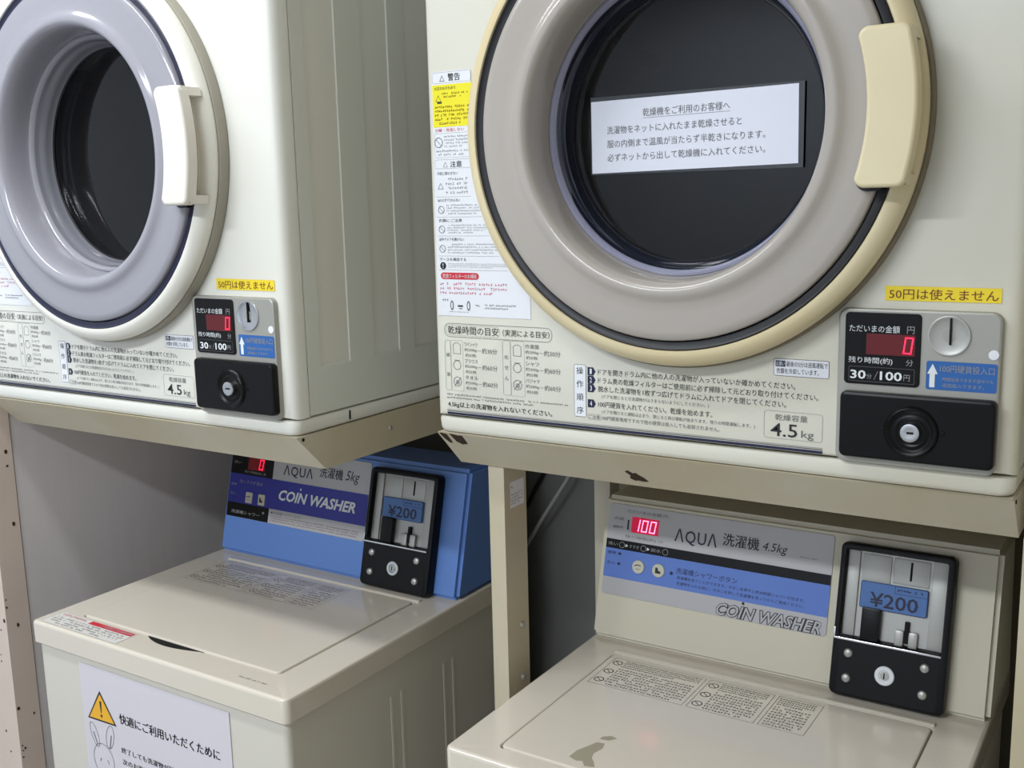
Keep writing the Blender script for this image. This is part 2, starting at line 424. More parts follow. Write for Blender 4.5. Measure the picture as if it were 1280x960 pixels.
# ------------------------------------------------------------------ dryers
def make_dryer(name, label, loc, left):
    t = thing(name, label, 'dryer', loc, 'wall of coin operated dryers')
    W, D, H = .65, .47, .685
    cx, cz = .321, .35
    Mb = M_dryer_l if left else M_dryer_r
    # body shell: front with round opening, rounded front edge, sides, back
    bm = B(); n = 144
    def rect_pt(a, x0, x1, z0, z1):
        dx, dz = math.cos(a), math.sin(a); k = 1e9
        if dx > 1e-9: k = min(k, (W-cx)/dx)
        if dx < -1e-9: k = min(k, -cx/dx)
        if dz > 1e-9: k = min(k, (H-cz)/dz)
        if dz < -1e-9: k = min(k, (.0205-cz)/dz)
        x, z = cx+dx*k, cz+dz*k
        return min(max(x, x0), x1), min(max(z, z0), z1)
    angs = sorted([2*PI*i/n for i in range(n)] + [math.atan2(zz-cz, xx-cx) % (2*PI) for xx in (0, W) for zz in (.0205, H)])
    L = []
    L.append([(cx+.172*math.cos(a), .03, cz+.172*math.sin(a)) for a in angs])
    L.append([(cx+.215*math.cos(a), .0, cz+.215*math.sin(a)) for a in angs])
    L.append([(cx+.255*math.cos(a), .0, cz+.255*math.sin(a)) for a in angs])
    for ins, y in ((.014, 0), (.0095, .0006), (.006, .002), (.0032, .0045), (.0012, .008), (0, .013), (0, .026), (.0016, .028), (.0016, D)):
        L.append([(x, y, z) for x, z in [rect_pt(a, ins, W-ins, .0205+ins*.35, H-ins) for a in angs]])
    loft(bm, L, cap0=False, cap1=True)
    finish('body', bm, Mb, t)
    # pressed side panels with raised stripes
    for sgn, nm in ((1, 'side_panel'), (-1, 'side_panel')):
        bm = B(); xa, xb = (W-.0015, W) if sgn > 0 else (0, .0015)
        for y0, y1, z0 in ((.028, .052, .079), (.105, .156, .079), (.207, .243, .079)):
            xs = xb if sgn > 0 else xa; xi = xa if sgn > 0 else xb
            c = .0022
            loft(bm, [[(xi, y0, z0-c), (xi, y1, z0-c), (xi, y1, H-.004), (xi, y0, H-.004)],
                      [(xs, y0+(0 if y0 < .03 else c*.6), z0), (xs, y1-c*.6, z0), (xs, y1-c*.6, H-.008), (xs, y0+(0 if y0 < .03 else c*.6), H-.008)]])
        xs = xb if sgn > 0 else xa; xi = xa if sgn > 0 else xb
        loft(bm, [[(xi, .028, .0215), (xi, .40, .0215), (xi, .40, .083), (xi, .028, .083)],
                  [(xs, .028, .0225), (xs, .396, .0225), (xs, .396, .079), (xs, .028, .079)]])
        finish(nm, bm, M_side, t)
        b = B(); box(b, (W-.0001 if sgn > 0 else -.0012), (W+.0012 if sgn > 0 else .0001), .098, .1005, .0045, .0165, .0004)
        finish('seam_clip', b, M_gasket, t)
    bm = B(); L = []
    for z, ins in ((.0006, .004), (.003, .0016), (.006, .0006), (.015, 0), (.0185, .0006), (.0195, .003)):
        L.append([(x, y, z) for x, y in rr(ins, W-ins, .0005+ins, D-ins, .013, 6)])
    loft(bm, L); finish('base_strip', bm, Mb, t)
    # drum seen through the glass
    bm = B(); lathe(bm, [(.172, .03), (.19, .05), (.25, .06), (.25, .36), (.0, .38)][:4] + [(.2, .375), (.001, .378)], cx, cz, 64, cap1=True)
    dr = finish('drum', bm, M_drum, t)
    for k in range(3):
        a = k*2*PI/3+.5; b = B()
        box(b, .205, .249, .08, .34, -.012, .012, .008)
        q = finish('drum_baffle', b, M_drum, dr, (cx, 0, cz), (0, -a, 0))
    # door ring
    bm = B()
    lathe(bm, [(.2225, -.0145), (.2445, -.0145), (.2452, -.0155), (.2455, -.0185), (.2445, -.0235), (.2415, -.0285), (.237, -.0322), (.232, -.034), (.2288, -.0340), (.2278, -.0325), (.2278, -.024), (.216, -.024), (.216, -.0145)], cx, cz, 128)
    door = finish('door', bm, M_ring_l if left else M_ring_r, t, angle=45)
    bm = B(); lathe(bm, [(.218, -.001), (.2478, -.001), (.2478, -.0135), (.2470, -.0144), (.218, -.0144)], cx, cz, 128)
    finish('door_skirt', bm, M_skirt_l if left else M_skirt_r, door, angle=45)
    bm = B(); lathe(bm, [(.2278, -.0245), (.2276, -.0322), (.2262, -.0332), (.2240, -.0315), (.2190, -.0310), (.2172, -.0245)], cx, cz, 128)
    finish('rubber_seal', bm, M_gasket_b if left else M_gasket, door)
    bm = B(); lathe(bm, [(.2172, -.025), (.2172, -.0335), (.2155, -.0355), (.208, -.0362), (.190, -.0372), (.180, -.0375), (.1755, -.0392), (.172, -.0412), (.1675, -.0422),
                         (.163, -.041), (.1595, -.037), (.157, -.030), (.155, -.018), (.1540, -.004), (.1535, .003), (.160, .004)], cx, cz, 144)
    finish('window_bezel', bm, M_bezel_l if left else M_bezel_r, door, angle=50)
    bm = B(); lathe(bm, [(.1545, .005), (.1532, .0002), (.1505, -.0004), (.1483, .0020), (.1474, .0060), (.1500, .008)], cx, cz, 128)
    finish('trim_ring', bm, M_trim if not left else M_bezel_l, door, angle=60)
    bm = B(); lathe(bm, [(.1495, .007), (.1475, .0062), (.1462, .010), (.1455, .0135), (.1435, .015), (.1425, .022), (.1412, .028), (.1405, .0295), (.146, .034)], cx, cz, 128)
    finish('glass_rim', bm, M_bowl_l if left else M_bowl_r, door, angle=60)
    bm = B(); lathe(bm, [(.1465, .0335), (.1415, .0295), (.1395, .0292), (.1385, .031), (.144, .036)], cx, cz, 96)
    finish('inner_gasket', bm, M_gasket, door)
    bm = B(); lathe(bm, [(.0001, .0305), (.06, .0305), (.10, .0307), (.139, .0315), (.1395, .035), (.10, .0345), (.0001, .0343)], cx, cz, 96)
    finish('door_glass', bm, M_glass, door)
    # handle: curved grip plate on two end blocks, hand space behind
    bm = B(); N = 16; A = .0685
    def arc(r0, r1, y0, y1, z0, z1, off=0):
        LL = []
        for i in range(N+1):
            z = z0+(z1-z0)*i/N
            LL.append([(cx+math.sqrt(max(r0*r0-z*z, 0))+off, y1, cz+z), (cx+math.sqrt(r1*r1-z*z), y1, cz+z), (cx+math.sqrt(r1*r1-z*z), y0, cz+z), (cx+math.sqrt(r0*r0-z*z)+off, y0, cz+z)])
        return LL
    def outline(ri, ro, rc, A_):
        def X(r, z): return math.sqrt(r*r-z*z)
        out = []
        for i in range(N+1):
            z = -A_+rc+(2*A_-2*rc)*i/N; out.append((X(ro, z), z))
        for i in range(1, 7):
            u = PI/2*i/6; out.append((X(ro, A_-rc)-rc*(1-math.cos(u)), A_-rc+rc*math.sin(u)))
        for i in range(0, 6):
            u = PI/2*i/6; out.append((X(ri, A_-rc)+rc*(1-math.sin(u)), A_-rc+rc*math.cos(u)))
        for i in range(N+1):
            z = A_-rc-(2*A_-2*rc)*i/N; out.append((X(ri, z), z))
        for i in range(1, 7):
            u = PI/2*i/6; out.append((X(ri, -A_+rc)+rc*(1-math.cos(u)), -A_+rc-rc*math.sin(u)))
        for i in range(0, 6):
            u = PI/2*i/6; out.append((X(ro, -A_+rc)-rc*(1-math.sin(u)), -A_+rc-rc*math.cos(u)))
        return out
    out = outline(.2015, .2445, .009, A)
    q = B(); loft(q, [[(cx+x, yy, cz+z) for x, z in out] for yy in (-.047, -.062)])
    bmesh.ops.recalc_face_normals(q, faces=q.faces)
    eds = [e for e in q.edges if all(v.co.y < -.06 for v in e.verts)]
    bmesh.ops.bevel(q, geom=eds, offset=.0035, segments=4, affect='EDGES', profile=.5)
    merge(bm, q)
    for z0, z1 in ((-A+.001, -A+.012), (A-.012, A-.001)):
        q = B(); loft(q, arc(.205, .2445, -.057, -.026, z0, z1))
        bmesh.ops.recalc_face_normals(q, faces=q.faces)
        bmesh.ops.bevel(q, geom=[e for e in q.edges if e.calc_face_angle(0) > .6], offset=.002, segments=2, affect='EDGES')
        merge(bm, q)
    q = B(); loft(q, arc(.205, .2225, -.050, -.026, -A+.004, A-.004)); merge(bm, q)
    q = B(); loft(q, arc(.2215, .2330, -.0352, -.026, -A+.002, A-.002)); merge(bm, q)
    finish('handle', bm, M_handle_l if left else M_handle_r, door, angle=50)
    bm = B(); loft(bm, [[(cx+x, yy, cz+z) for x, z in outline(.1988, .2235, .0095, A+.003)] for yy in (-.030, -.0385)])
    finish('handle_outline', bm, M_gasket, door)  # black outline plate behind the handle's inner edge

    # coin unit
    bm = B(); plate(bm, .4895, .6335, .0205, .1700, -.0075, .0005, .009, .0022)
    cu = finish('coin_unit', bm, M_silver, t)
    bm = B(); plate(bm, .4965, .5655, .0980, .1665, -.0088, -.007, .004, .0006); finish('display_panel', bm, M_blackp, cu)
    bm = B(); plate(bm, .4950, .6335, .0275, .0915, -.0165, -.007, .006, .003); finish('lock_cover', bm, M_blackm, cu)
    bm = B(); lathe(bm, [(.0245, -.0163), (.024, -.018), (.022, -.0195), (.020, -.019), (.0185, -.0172), (.016, -.0168), (.0145, -.018), (.0135, -.018), (.012, -.0165), (.0001, -.0163)], .5616, .0575, 48)
    finish('lock_surround', bm, M_blackm, cu, angle=50)
    bm = B(); lathe(bm, [(.0092, -.0160), (.0092, -.0215), (.0085, -.0228), (.0070, -.0232), (.0045, -.0228), (.0001, -.0228)], .5616, .0575, 32)
    lk = finish('lock', bm, M_chrome, cu)
    bm = B(); box(bm, .5585 if left else .5590, .5650, -.0236, -.0226, .0566, .0586, .0003); finish('keyhole', bm, M_hole, cu)
    for dx in (-.0255, .0275):
        bm = B(); lathe(bm, [(.0024, -.0165), (.002, -.0173), (.0001, -.0175)], .5616+dx, .0585, 14); finish('cover_pin', bm, M_blackm, cu)
    # dished coin slot
    bm = B(); lathe(bm, [(.0185, -.0070), (.0185, -.0088), (.0178, -.0092), (.0165, -.0086), (.0120, -.0078), (.006, -.0075), (.0001, -.0074)], .5895, .1475, 48)
    finish('coin_slot_dish', bm, M_chrome if left else M_steel, cu, angle=60)
    bm = B(); box(bm, .5898, .5915, -.0098, -.0074, .1395, .1640, .0003); finish('coin_slot', bm, M_hole, cu)
    bm = B(); lathe(bm, [(.0044, -.0074), (.0044, -.0082), (.0001, -.0084)], .6275, .1322, 20); finish('indicator', bm, M_label, cu)
    p = Print('printed_display', cu, -.0090)
    p.text('ただいまの金額', .5005, .1480, .5465, .1548, M_white).text('円', .5530, .1480, .5595, .1548, M_greyprint)
    p.rect(.5165, .1270, .5605, .1468, M_ledbg).seg('0', .5495, .1288, .0082, .0160, 0, M_led, .0002)
    p.text('残り時間(約)', .5005, .1175, .5410, .1243, M_white).text('分', .5530, .1178, .5595, .1240, M_greyprint)
    p.frame(.5010, .1008, .5610, .1150, M_inkg, .0003, .001)
    p.text('30', .5025, .1030, .5170, .1115, M_white, off=.02).text('分', .5178, .1035, .5225, .1085, M_greyprint)
    p.line([(.5245, .103), (.5280, .111)], .0004, M_greyprint)
    p.text('100', .5300, .1030, .5500, .1115, M_white, off=.02).text('円', .5515, .1035, .5570, .1095, M_greyprint)
    p = Print('blue_label', cu, -.0079); p.rect(.5710, .0975, .6312, .1240, M_blue, 0, .002)
    p.poly([(.5742, .0995), (.5788, .0995), (.5788, .1120), (.5812, .1120), (.5765, .1215), (.5720, .1120), (.5742, .1120)], M_white, .0003)
    p.text('100円硬貨投入口', .5830, .1140, .6290, .1210, M_greyprint, .0003)
    p.text('時間延長できます途中でも', .5855, .1060, .6285, .1095, M_greyprint, .0003).text('追加投入できます。', .5855, .1003, .6210, .1040, M_greyprint, .0003)
    # yellow tape label above the unit
    p = Print('yellow_label', t, -.0006)
    p.poly([(.5303, .1776), (.6305, .1778), (.6305, .1909), (.5303, .1913)], M_yellow)
    p.text('50円は使えません', .5340, .1792, .6280, .1890, M_brown, .0003)
    # printed instructions along the bottom
    p = Print('printed_instructions', t, -.0004)
    K, G = M_ink, M_inkg
    p.rect(.0178, .0234, .4755, .0262, M_navy).rect(.0178, .0270, .4755, .0280, M_inkg).rect(.0178, .0287, .4755, .0294, M_inkl)
    p.text('4.5kg以上の洗濯物を入れないでください。', .0190, .0318, .1660, .0395, K, off=.012)
    p.fine(.0175, .0425, .19, .0500, G, 2, 3)
    p.frame(.0172, .1185, .1675, .1350, G, .0005, .007).frame(.0195, .1205, .0970, .1330, M_inkl, .0003, .005)
    p.text('乾燥時間の目安', .0225, .1222, .0950, .1318, K).text('（実測による目安）', .1010, .1228, .1640, .1308, K)
    p.frame(.0170, .0530, .0255, .1145, M_inkl, .0004, .003).text('綿', .019, .094, .0238, .099, G).text('類', .019, .070, .0238, .075, G)
    p.frame(.0255, .0530, .0435, .1145, M_inkl, .0003, .001)
    p.frame(.1000, .0530, .1110, .1180, M_inkl, .0004, .003)
    for k, s_ in enumerate('化せん'): p.text(s_, .1025, .0960-k*.0125, .1080, .1010-k*.0125, G)
    p.frame(.1110, .0530, .1300, .1180, M_inkl, .0003, .001)
    names = ['ワイシャツ', 'ブラウス', 'タオル'], ['作業服', 'シャツ', 'パジャマ']
    for col, x in enumerate((.0265, .1120)):
        for r_ in range(3):
            zc = .1045-r_*.0200+(.002 if col else 0)
            if r_ == 0: p.line([(x+.003, zc-.006), (x+.003, zc+.005), (x+.006, zc+.007), (x+.010, zc+.007), (x+.0135, zc+.005), (x+.0135, zc-.006), (x+.003, zc-.006)], .0005, G)
            elif r_ == 1: p.ring(x+.008, zc, .0055, .0006, G, n=10).line([(x+.004, zc+.006), (x+.0125, zc+.006)], .0005, G)
            else: p.disc(x+.008, zc-.001, .003, M_inkl, n=8).ring(x+.008, zc, .006, .0006, G, n=7).line([(x+.003, zc-.006), (x+.013, zc+.005)], .0006, G)
            p.text(names[col][r_], x+.0195, zc+.0035, x+.038, zc+.0085, G)
            p.text('約200g', x+.0195, zc-.0030, x+.037, zc+.0015, G).text('約5枚', x+.0205, zc-.0090, x+.036, zc-.0050, G)
            p.line([(x+.038, zc-.001), (x+.0435, zc-.001)], .0004, G)
            p.text('約60分' if r_ else '約30分', x+.0445, zc-.0040, x+.0660, zc+.0025, M_inkg)
    p.rect(.1952, .0365, .2105, .0960, M_label, 0, .001).frame(.1952, .0365, .2105, .0960, M_inkl, .0004, .002)
    for k, s_ in enumerate('操作順序'): p.text(s_, .1985, .0850-k*.0150, .2070, .0930-k*.0150, K, off=.01)
    rows = [(.0858, .0925, '1', 'ドアを開きドラム内に他の人の洗濯物が入っていないか確かめてください。', .4470, K),
            (.0762, .0829, '2', 'ドラム奥の乾燥フィルターはご使用前に必ず掃除して元どおり取り付けてください。', .4700, K),
            (.0668, .0735, '3', '脱水した洗濯物を1枚ずつ広げてドラムに入れてドアを閉じてください。', .4380, K),
            (.0592, .0640, None, '(ドアを閉じるとき洗濯物がはさまらないようにしてください。)', .3560, G),
            (.0495, .0562, '4', '100円硬貨を入れてください。乾燥を始めます。', .3600, K),
            (.0420, .0468, None, '(ドアを開けると運転は止まり、閉じると再び運転が始まります。残りの時間運転します。)', .4060, G),
            (.0352, .0400, None, '100円硬貨専用ですので他の硬貨は投入しても返却されません。', .3680, G)]
    for z0, z1, b_, s_, xe, m in rows:
        if b_:
            p.poly([(.2125, z0-.0012), (.2195, z0-.0012), (.2225, (z0+z1)/2), (.2195, z1+.0012), (.2125, z1+.0012)], M_navy)
            p.text(b_, .2155, z0+.0004, .2180, z1-.0004, M_white, .0003, off=.01)
        p.text(s_, .2255 if m is K else .2300, z0, xe, z1, m)
    p.frame(.2125, .0345, .2285, .0410, M_inkl, .0003, .001).text('ご注意', .2135, .0355, .2275, .0400, G)
    p.rect(.4245, .0990, .4800, .1165, M_label, 0, .002).frame(.4245, .0990, .4800, .1165, M_inkl, .0004, .002)
    p.rect(.4265, .1085, .4365, .1145, M_navy, .0002).text('お願い', .4272, .1092, .4358, .1138, M_white, .0004)
    p.text('最後の5分は送風運転で', .4375, .1088, .4785, .1142, K, .0002).text('衣類を冷却しています。', .4275, .1015, .4700, .1070, K, .0002)
    p.frame(.4155, .0345, .4750, .0630, M_inkl, .0004, .003)
    p.text('乾燥容量', .4270, .0535, .4600, .0600, G).text('4.5', .4225, .0370, .4500, .0505, K, off=.005).text('kg', .4540, .0345+.0010, .4665, .0450, G)
    # warning label up the left side of the door
    p = Print('warning_label', t, -.0005)
    def edge(z): # right border of the label follows the door
        return cx-math.sqrt(max(.2545**2-(z-cz)**2, 0))-.0015
    body = [(.0090, .1440), (.1400, .1440), (.1400, .1500)]
    z = .160
    while z < .30: body.append((min(edge(z), .1400), z)); z += .01
    body += [(.0655, .32), (.0665, .40), (.0665, .4245), (.0640, .4265), (.0140, .4265), (.0115, .4245)]
    p.poly(body, M_label)
    p.frame(.0120, .4130, .0665, .4255, M_inkl, .0004, .003, .0001)
    def tri(x, z, h, m): p.line([(x, z), (x+h, z), (x+h/2, z+h*.9), (x, z)], .0005, m, .0003)
    tri(.0230, .4155, .0065, K); p.text('警告', .0345, .4150, .0515, .4235, K, .0002, off=.015)
    p.rect(.0118, .3640, .0672, .4115, M_yellow2, .0002)
    p.text('火災のおそれあり', .0150, .4055, .0450, .4095, K, .0004).fine(.0250, .3960, .0640, .4035, M_brown, 2, 11, .0004, .85)
    tri(.0165, .3930, .0075, K); p.rect(.0185, .3905, .0250, .3925, K, .0004)
    p.fine(.0145, .3660, .0655, .3890, M_brown, 5, 12, .0004, .8)
    p.text('分解・改造しない', .0140, .3585, .0550, .3625, M_red, .0002)
    p.frame(.0125, .3290, .0640, .3570, M_inkl, .0003, .002, .0001).ring(.0185, .3465, .0055, .0007, G, .0003).line([(.0150, .3500), (.0220, .3430)], .0006, G, .0003)
    p.fine(.0265, .3400, .0620, .3550, M_inkl, 4, 13, .0002, .85).fine(.0145, .3305, .0620, .3390, M_inkl, 2, 14, .0002, .85)
    p.frame(.0120, .3165, .0640, .3270, M_inkl, .0004, .002, .0001); tri(.0240, .3185, .0060, M_inkl); p.text('注意', .0340, .3180, .0505, .3250, K, .0002, off=.015)
    zt = .3140
    for k, (hh, ic) in enumerate(((.0300, 0), (.0225, 1), (.0210, 1), (.0225, 1), (.0155, 2))):
        w_ = min(edge(zt-hh)-.0045, .125) if k else .0620
        w_ = max(w_, .060)
        p.text(('子供に使わせない', 'ぬれた手でさわらない', '衣類にご注意', '途中でドアを開けない', 'アースを確認する')[k], .0145, zt-.0048, .0145+.030+k*.002, zt-.0010, K, .0002)
        zc = zt-.0065-(hh-.0075)/2
        if ic == 0: tri(.0155, zc-.003, .0075, G)
        elif ic == 1: p.ring(.0190, zc, .0042, .0006, G, .0003).line([(.0165, zc+.0025), (.0215, zc-.0025)], .0005, G, .0003)
        else: p.disc(.0190, zc, .0044, K, .0003, 14); p.text('!', .0184, zc-.0025, .0196, zc+.0028, M_white, .0005)
        p.fine(.0265, zt-hh+.0025, w_-.001, zt-.0070, M_inkl, 4, 20+k, .0002, .85)
        p.line([(.0125, zt-hh), (w_, zt-hh)], .0004, M_inkl, .0001)
        zt -= hh+.0010
    p.rect(.0150, .1905-.0065+.0035, .0700, .1955, M_red, .0002, .004).text('乾燥フィルターのお掃除', .0180, .1888, .0670, .1940, M_white, .0004)
    p.fine(.0130, .1690, .1100, .1850, M_pink, 3, 31, .0002, .8)
    p.fine(.0160, .1600, .0300, .1650, M_inkg, 1, 33, .0002)
    for x_ in (.0300, .0540): p.disc(x_, .1565, .0026, G, .0002, 12, .0060); p.disc(x_, .1565, .0012, M_label, .0003, 12, .0040)
    p.rect(.0385, .1550, .0460, .1570, K, .0002).rect(.0400, .1525, .0450, .1535, G, .0002)
    p.fine(.0260, .1480, .0620, .1500, M_inkg, 1, 34, .0002).fine(.0640, .1555, .0735, .1590, G, 1, 35, .0002).fine(.0770, .1530, .1220, .1600, G, 2, 36, .0002)
    return t
dr_r = make_dryer('coin_dryer', 'yellowed coin dryer with a paper notice on its round door glass, at the right', (0, 0, .0005), False)
dr_l = make_dryer('coin_dryer', 'white coin dryer with a smoked grey round door and no notice, at the left', (-.7815, -.1096, .0005), True)

# laminated notice taped on the right dryer's glass
t = thing('paper_notice', 'white laminated notice in Japanese stuck on the right dryer\'s door glass', 'notice', (.3225, .0285, .3068))
bm = B(); box(bm, -.1175, .1185, -.0010, -.0002, -.0030, .0800, .0003); finish('laminate', bm, M_film, t)
p = Print('printed_sheet', t, -.0013, rot=(0, -.012, 0))
p.rect(-.1160, 0, .1135, .0765, M_paper)
p.text('乾燥機をご利用のお客様へ', -.0540, .0570, .0430, .0655, M_inkg, .0002)
p.line([(-.0540, .0555), (.0430, .0555)], .0004, M_inkg, .0001)
p.text('洗濯物をネットに入れたまま乾燥させると', -.0970, .0410, .0555, .0492, M_inkg, .0002)
p.text('服の内側まで温風が当たらず半乾きになります。', -.0970, .0265, .0800, .0347, M_inkg, .0002)
p.text('必ずネットから出して乾燥機に入れてください。', -.0970, .0120, .0800, .0202, M_inkg, .0002)

# ------------------------------------------------------------------ washers
def make_washer(label, loc, blue, H=.867):
    t = thing('coin_washer', label, 'washer', (loc[0], loc[1], FZ), 'coin operated washing machines')
    W, D = .521, .535
    Z = loc[2]-FZ                               # height of the top face
    cy = .3667 if blue else .3559               # front of the console
    # body
    bm = B(); L = []
    for z, i in ((.03, .006), (Z-.10, .006), (Z-.034, .006)):
        L.append([(x, y, z) for x, y in rr(i, W-i, i, D-i, .008, 4)])
    loft(bm, L); body = finish('body', bm, M_wbody, t)
    for y0, y1 in ((.205, .212), (.228, .235), (.330, .337), (.353, .360)):
        finish('side_rib', box(B(), W-.0070, W-.0053, y0, y1, .08, Z-.085, .0006), M_wbody, body)
    for x in (.04, W-.04):
        for y in (.05, D-.05):
            b = B(); L = [[(x+r*math.cos(a*PI/8), y+r*math.sin(a*PI/8), z) for a in range(16)] for r, z in ((.02, 0), (.022, .006), (.018, .031))]
            loft(b, L); finish('foot', b, M_gasket, t)
    # top cover with lid opening
    if blue: lx0, lx1, ly0, ly1, up = .0575, .4600, .0500, .3330, .0022
    else: lx0, lx1, ly0, ly1, up = .0565, .4660, .0320, .3160, .0012
    g = .0016 if blue else .0022
    bm = B(); L = []
    for z, i, r in ((-.0335, .0010, .008), (-.0325, 0, .009), (-.0045, 0, .009), (-.0018, .0009, .008), (-.0004, .0026, .0065), (0, .0048, .005)):
        L.append([(x, y, Z+z) for x, y in rr(i, W-i, i, D-i, r, 6)])
    L.append([(x, y, Z) for x, y in rr(lx0-g-.001, lx1+g+.001, ly0-g-.001, ly1+g+.001, .009, 6)])
    L.append([(x, y, Z-.001) for x, y in rr(lx0-g, lx1+g, ly0-g, ly1+g, .008, 6)])
    L.append([(x, y, Z-.007) for x, y in rr(lx0-g, lx1+g, ly0-g, ly1+g, .008, 6)])
    loft(bm, L); cov = finish('top_cover', bm, M_washer, t)
    bm = B(); L = []
    for z, i, r in ((-.0068, 0, .007), (up-.0015, 0, .007), (up-.0004, .0006, .0065), (up, .002, .006)):
        L.append([(x, y, Z+z) for x, y in rr(lx0+i, lx1-i, ly0+i, ly1-i, r, 6)])
    loft(bm, L); lid = finish('lid', bm, M_washer, t)
    # raised rail behind the lid
    bm = B(); box(bm, .054, .468, ly1+.004, ly1+.012, Z-.001, Z+.003, .0015); finish('hinge_rail', bm, M_washer, cov)
    # flat inlay in front of the lid, black for the shade inside a finger recess
    bm = B(); c0, c1, y0 = .205, .320, (ly0-.0012)
    pts = [(c0, y0)]+[(c0+(c1-c0)*i/16, y0-.0125*math.sin(PI*min(1, (i/16)**.8))) for i in range(1, 16)]+[(c1, y0)]
    loft(bm, [[(x, y, Z+.0002) for x, y in pts[::-1]], [(x, y, Z-.0008) for x, y in pts[::-1]]]); finish('recess_shade_inlay', bm, M_hole, cov)
    # console
    ct, ch, dep = .048, .1946, .163
    bm = B()
    q = B(); prof = [(0, 0), (ct, ch), (ct+.095, ch-.002), (dep+.005, 0)]
    loft(q, [[(0, y, z) for y, z in prof], [(W if not blue else W-.003, y, z) for y, z in prof]])
    bmesh.ops.recalc_face_normals(q, faces=q.faces)
    bmesh.ops.bevel(q, geom=list(q.edges), offset=.006, segments=4, affect='EDGES')
    con = finish('console', q, M_console_b if blue else M_console_r, t, (0, cy, Z+.0005))
    tilt = (-math.atan2(ct, ch), 0, 0); cl = (0, cy, Z+.0005)
    # control panel decal plate
    bm = B()
    plate(bm, .0085, .3265, .0625, .1905, -.0012, .001, .005, .0004)
    cp = finish('control_panel', bm, M_plate, t, cl, tilt)
    p = Print('printed_panel', cp, -.0014)
    if blue:
        p.rect(.0088, .0628, .1105, .1902, M_blackp).rect(.0088, .0875, .3262, .1385, M_stripe_n, .0002)
        p.rect(.0088, .1385, .1105, .1902, M_blackp, .0004)
        p.rect(.0500, .1480, .0905, .1700, M_ledbg, .0006).seg('0', .0760, .1500, .0100, .0185, .002, M_led, .0008)
        p.text('ただいまの金額 円', .0300, .1745, .0950, .1800, M_greyprint, .0006).text('残り時間(約) 分', .0430, .1410, .0950, .1460, M_greyprint, .0006)
        p.text('洗い', .0150, .1560, .0330, .1610, M_greyprint, .0006)
        p.text('ΛQUΛ', .1350, .1460, .2020, .1660, M_navy, off=.008, space=1.1).text('洗濯機', .2170, .1545, .2680, .1725, M_ink, off=.01).text('5kg', .2740, .1510, .3040, .1720, M_ink, shear=.25)
        p.text('COIN WASHER', .1300, .1045, .3020, .1230, M_white, .0004, off=.03, shear=.25)
        p.disc(.1790, .1285, .0018, M_white, .0004)
        p.text('洗い すすぎ 脱水', .0330, .1230, .0900, .1290, M_greyprint, .0004)
        p.text('洗濯槽シャワー', .0200, .0690, .0900, .0750, M_greyprint)
        p.disc(.0975, .0775, .0025, M_white)
        p.text('●洗濯槽シャワーボタン', .1150, .0790, .1900, .0835, M_inkg).fine(.1150, .0660, .3150, .0780, M_brown, 3, 44, dens=.9)
        for k in range(2): p.text(('標準', '念入')[k], .0130, .1170-k*.016, .0270, .1215-k*.016, M_greyprint, .0004)
    else:
        p.rect(.0088, .1275, .3262, .1405, M_blackp).rect(.0088, .0870, .3262, .1275, M_stripe_b)
        p.text('ただいまの金額 円', .0370, .1800, .0980, .1850, M_inkg).text('残り時間(約) 分', .0370, .1440, .0950, .1490, M_inkg)
        p.text('点滅', .0170, .1680, .0320, .1725, M_inkg).text('運転中', .0160, .1560, .0320, .1600, M_inkg)
        p.rect(.0385, .1560, .0410, .1700, M_navy)
        p.rect(.0450, .1535, .0865, .1755, M_ledbg2).seg('100', .0475, .1558, .0092, .0170, .0030, M_led2, .0003)
        p.text('ΛQUΛ', .1110, .1480, .1720, .1690, M_navy, off=.008, space=1.1).text('洗濯機', .1800, .1560, .2300, .1725, M_ink, off=.01).text('4.5kg', .2345, .1545, .2680, .1690, M_ink, shear=.25)
        p.fine(.2840, .1555, .3120, .1590, M_inkg, 1, 41)
        for k, s_ in enumerate(('洗い', 'すすぎ', '脱水')):
            x = .0120+k*.0330
            p.text(s_, x, .1315, x+.0150, .1362, M_greyprint, .0002)
            p.ring(x+.0215, .1338, .0040, .0007, M_greyprint, .0002, 14)
            if k < 2: p.poly([(x+.0270, .1315), (x+.0310, .1338), (x+.0270, .1361)], M_white, .0002)
        for k in range(2): p.text(('標準 ●', '念入 ●')[k], .0125, .1190-k*.0140, .0340, .1235-k*.0140, M_navy, .0002)
        p.disc(.1115, .1070, .0024, M_navy, .0002)
        p.text('洗濯槽シャワーボタン', .1180, .1080, .2050, .1160, M_navy, .0002)
        p.text('洗濯槽を洗うことができます。ボタンを押すと約30秒間シャワーが出ます。', .1200, .1005, .2960, .1050, M_navy, .0002)
        p.text('洗濯物を入れる前に、ボタンを押して洗濯槽を洗ってからご使用ください。', .1200, .0930, .2960, .0975, M_navy, .0002)
        p.text('COIN WASHER', .1795, .0632, .3200, .0812, M_ink, off=.07, shear=.3).text('COIN WASHER', .1795+.0008, .0632+.0009, .3200-.0008, .0812-.0009, M_plate, .0003, off=.012, shear=.3)
        p.disc(.2160, .0848, .0020, M_ink)
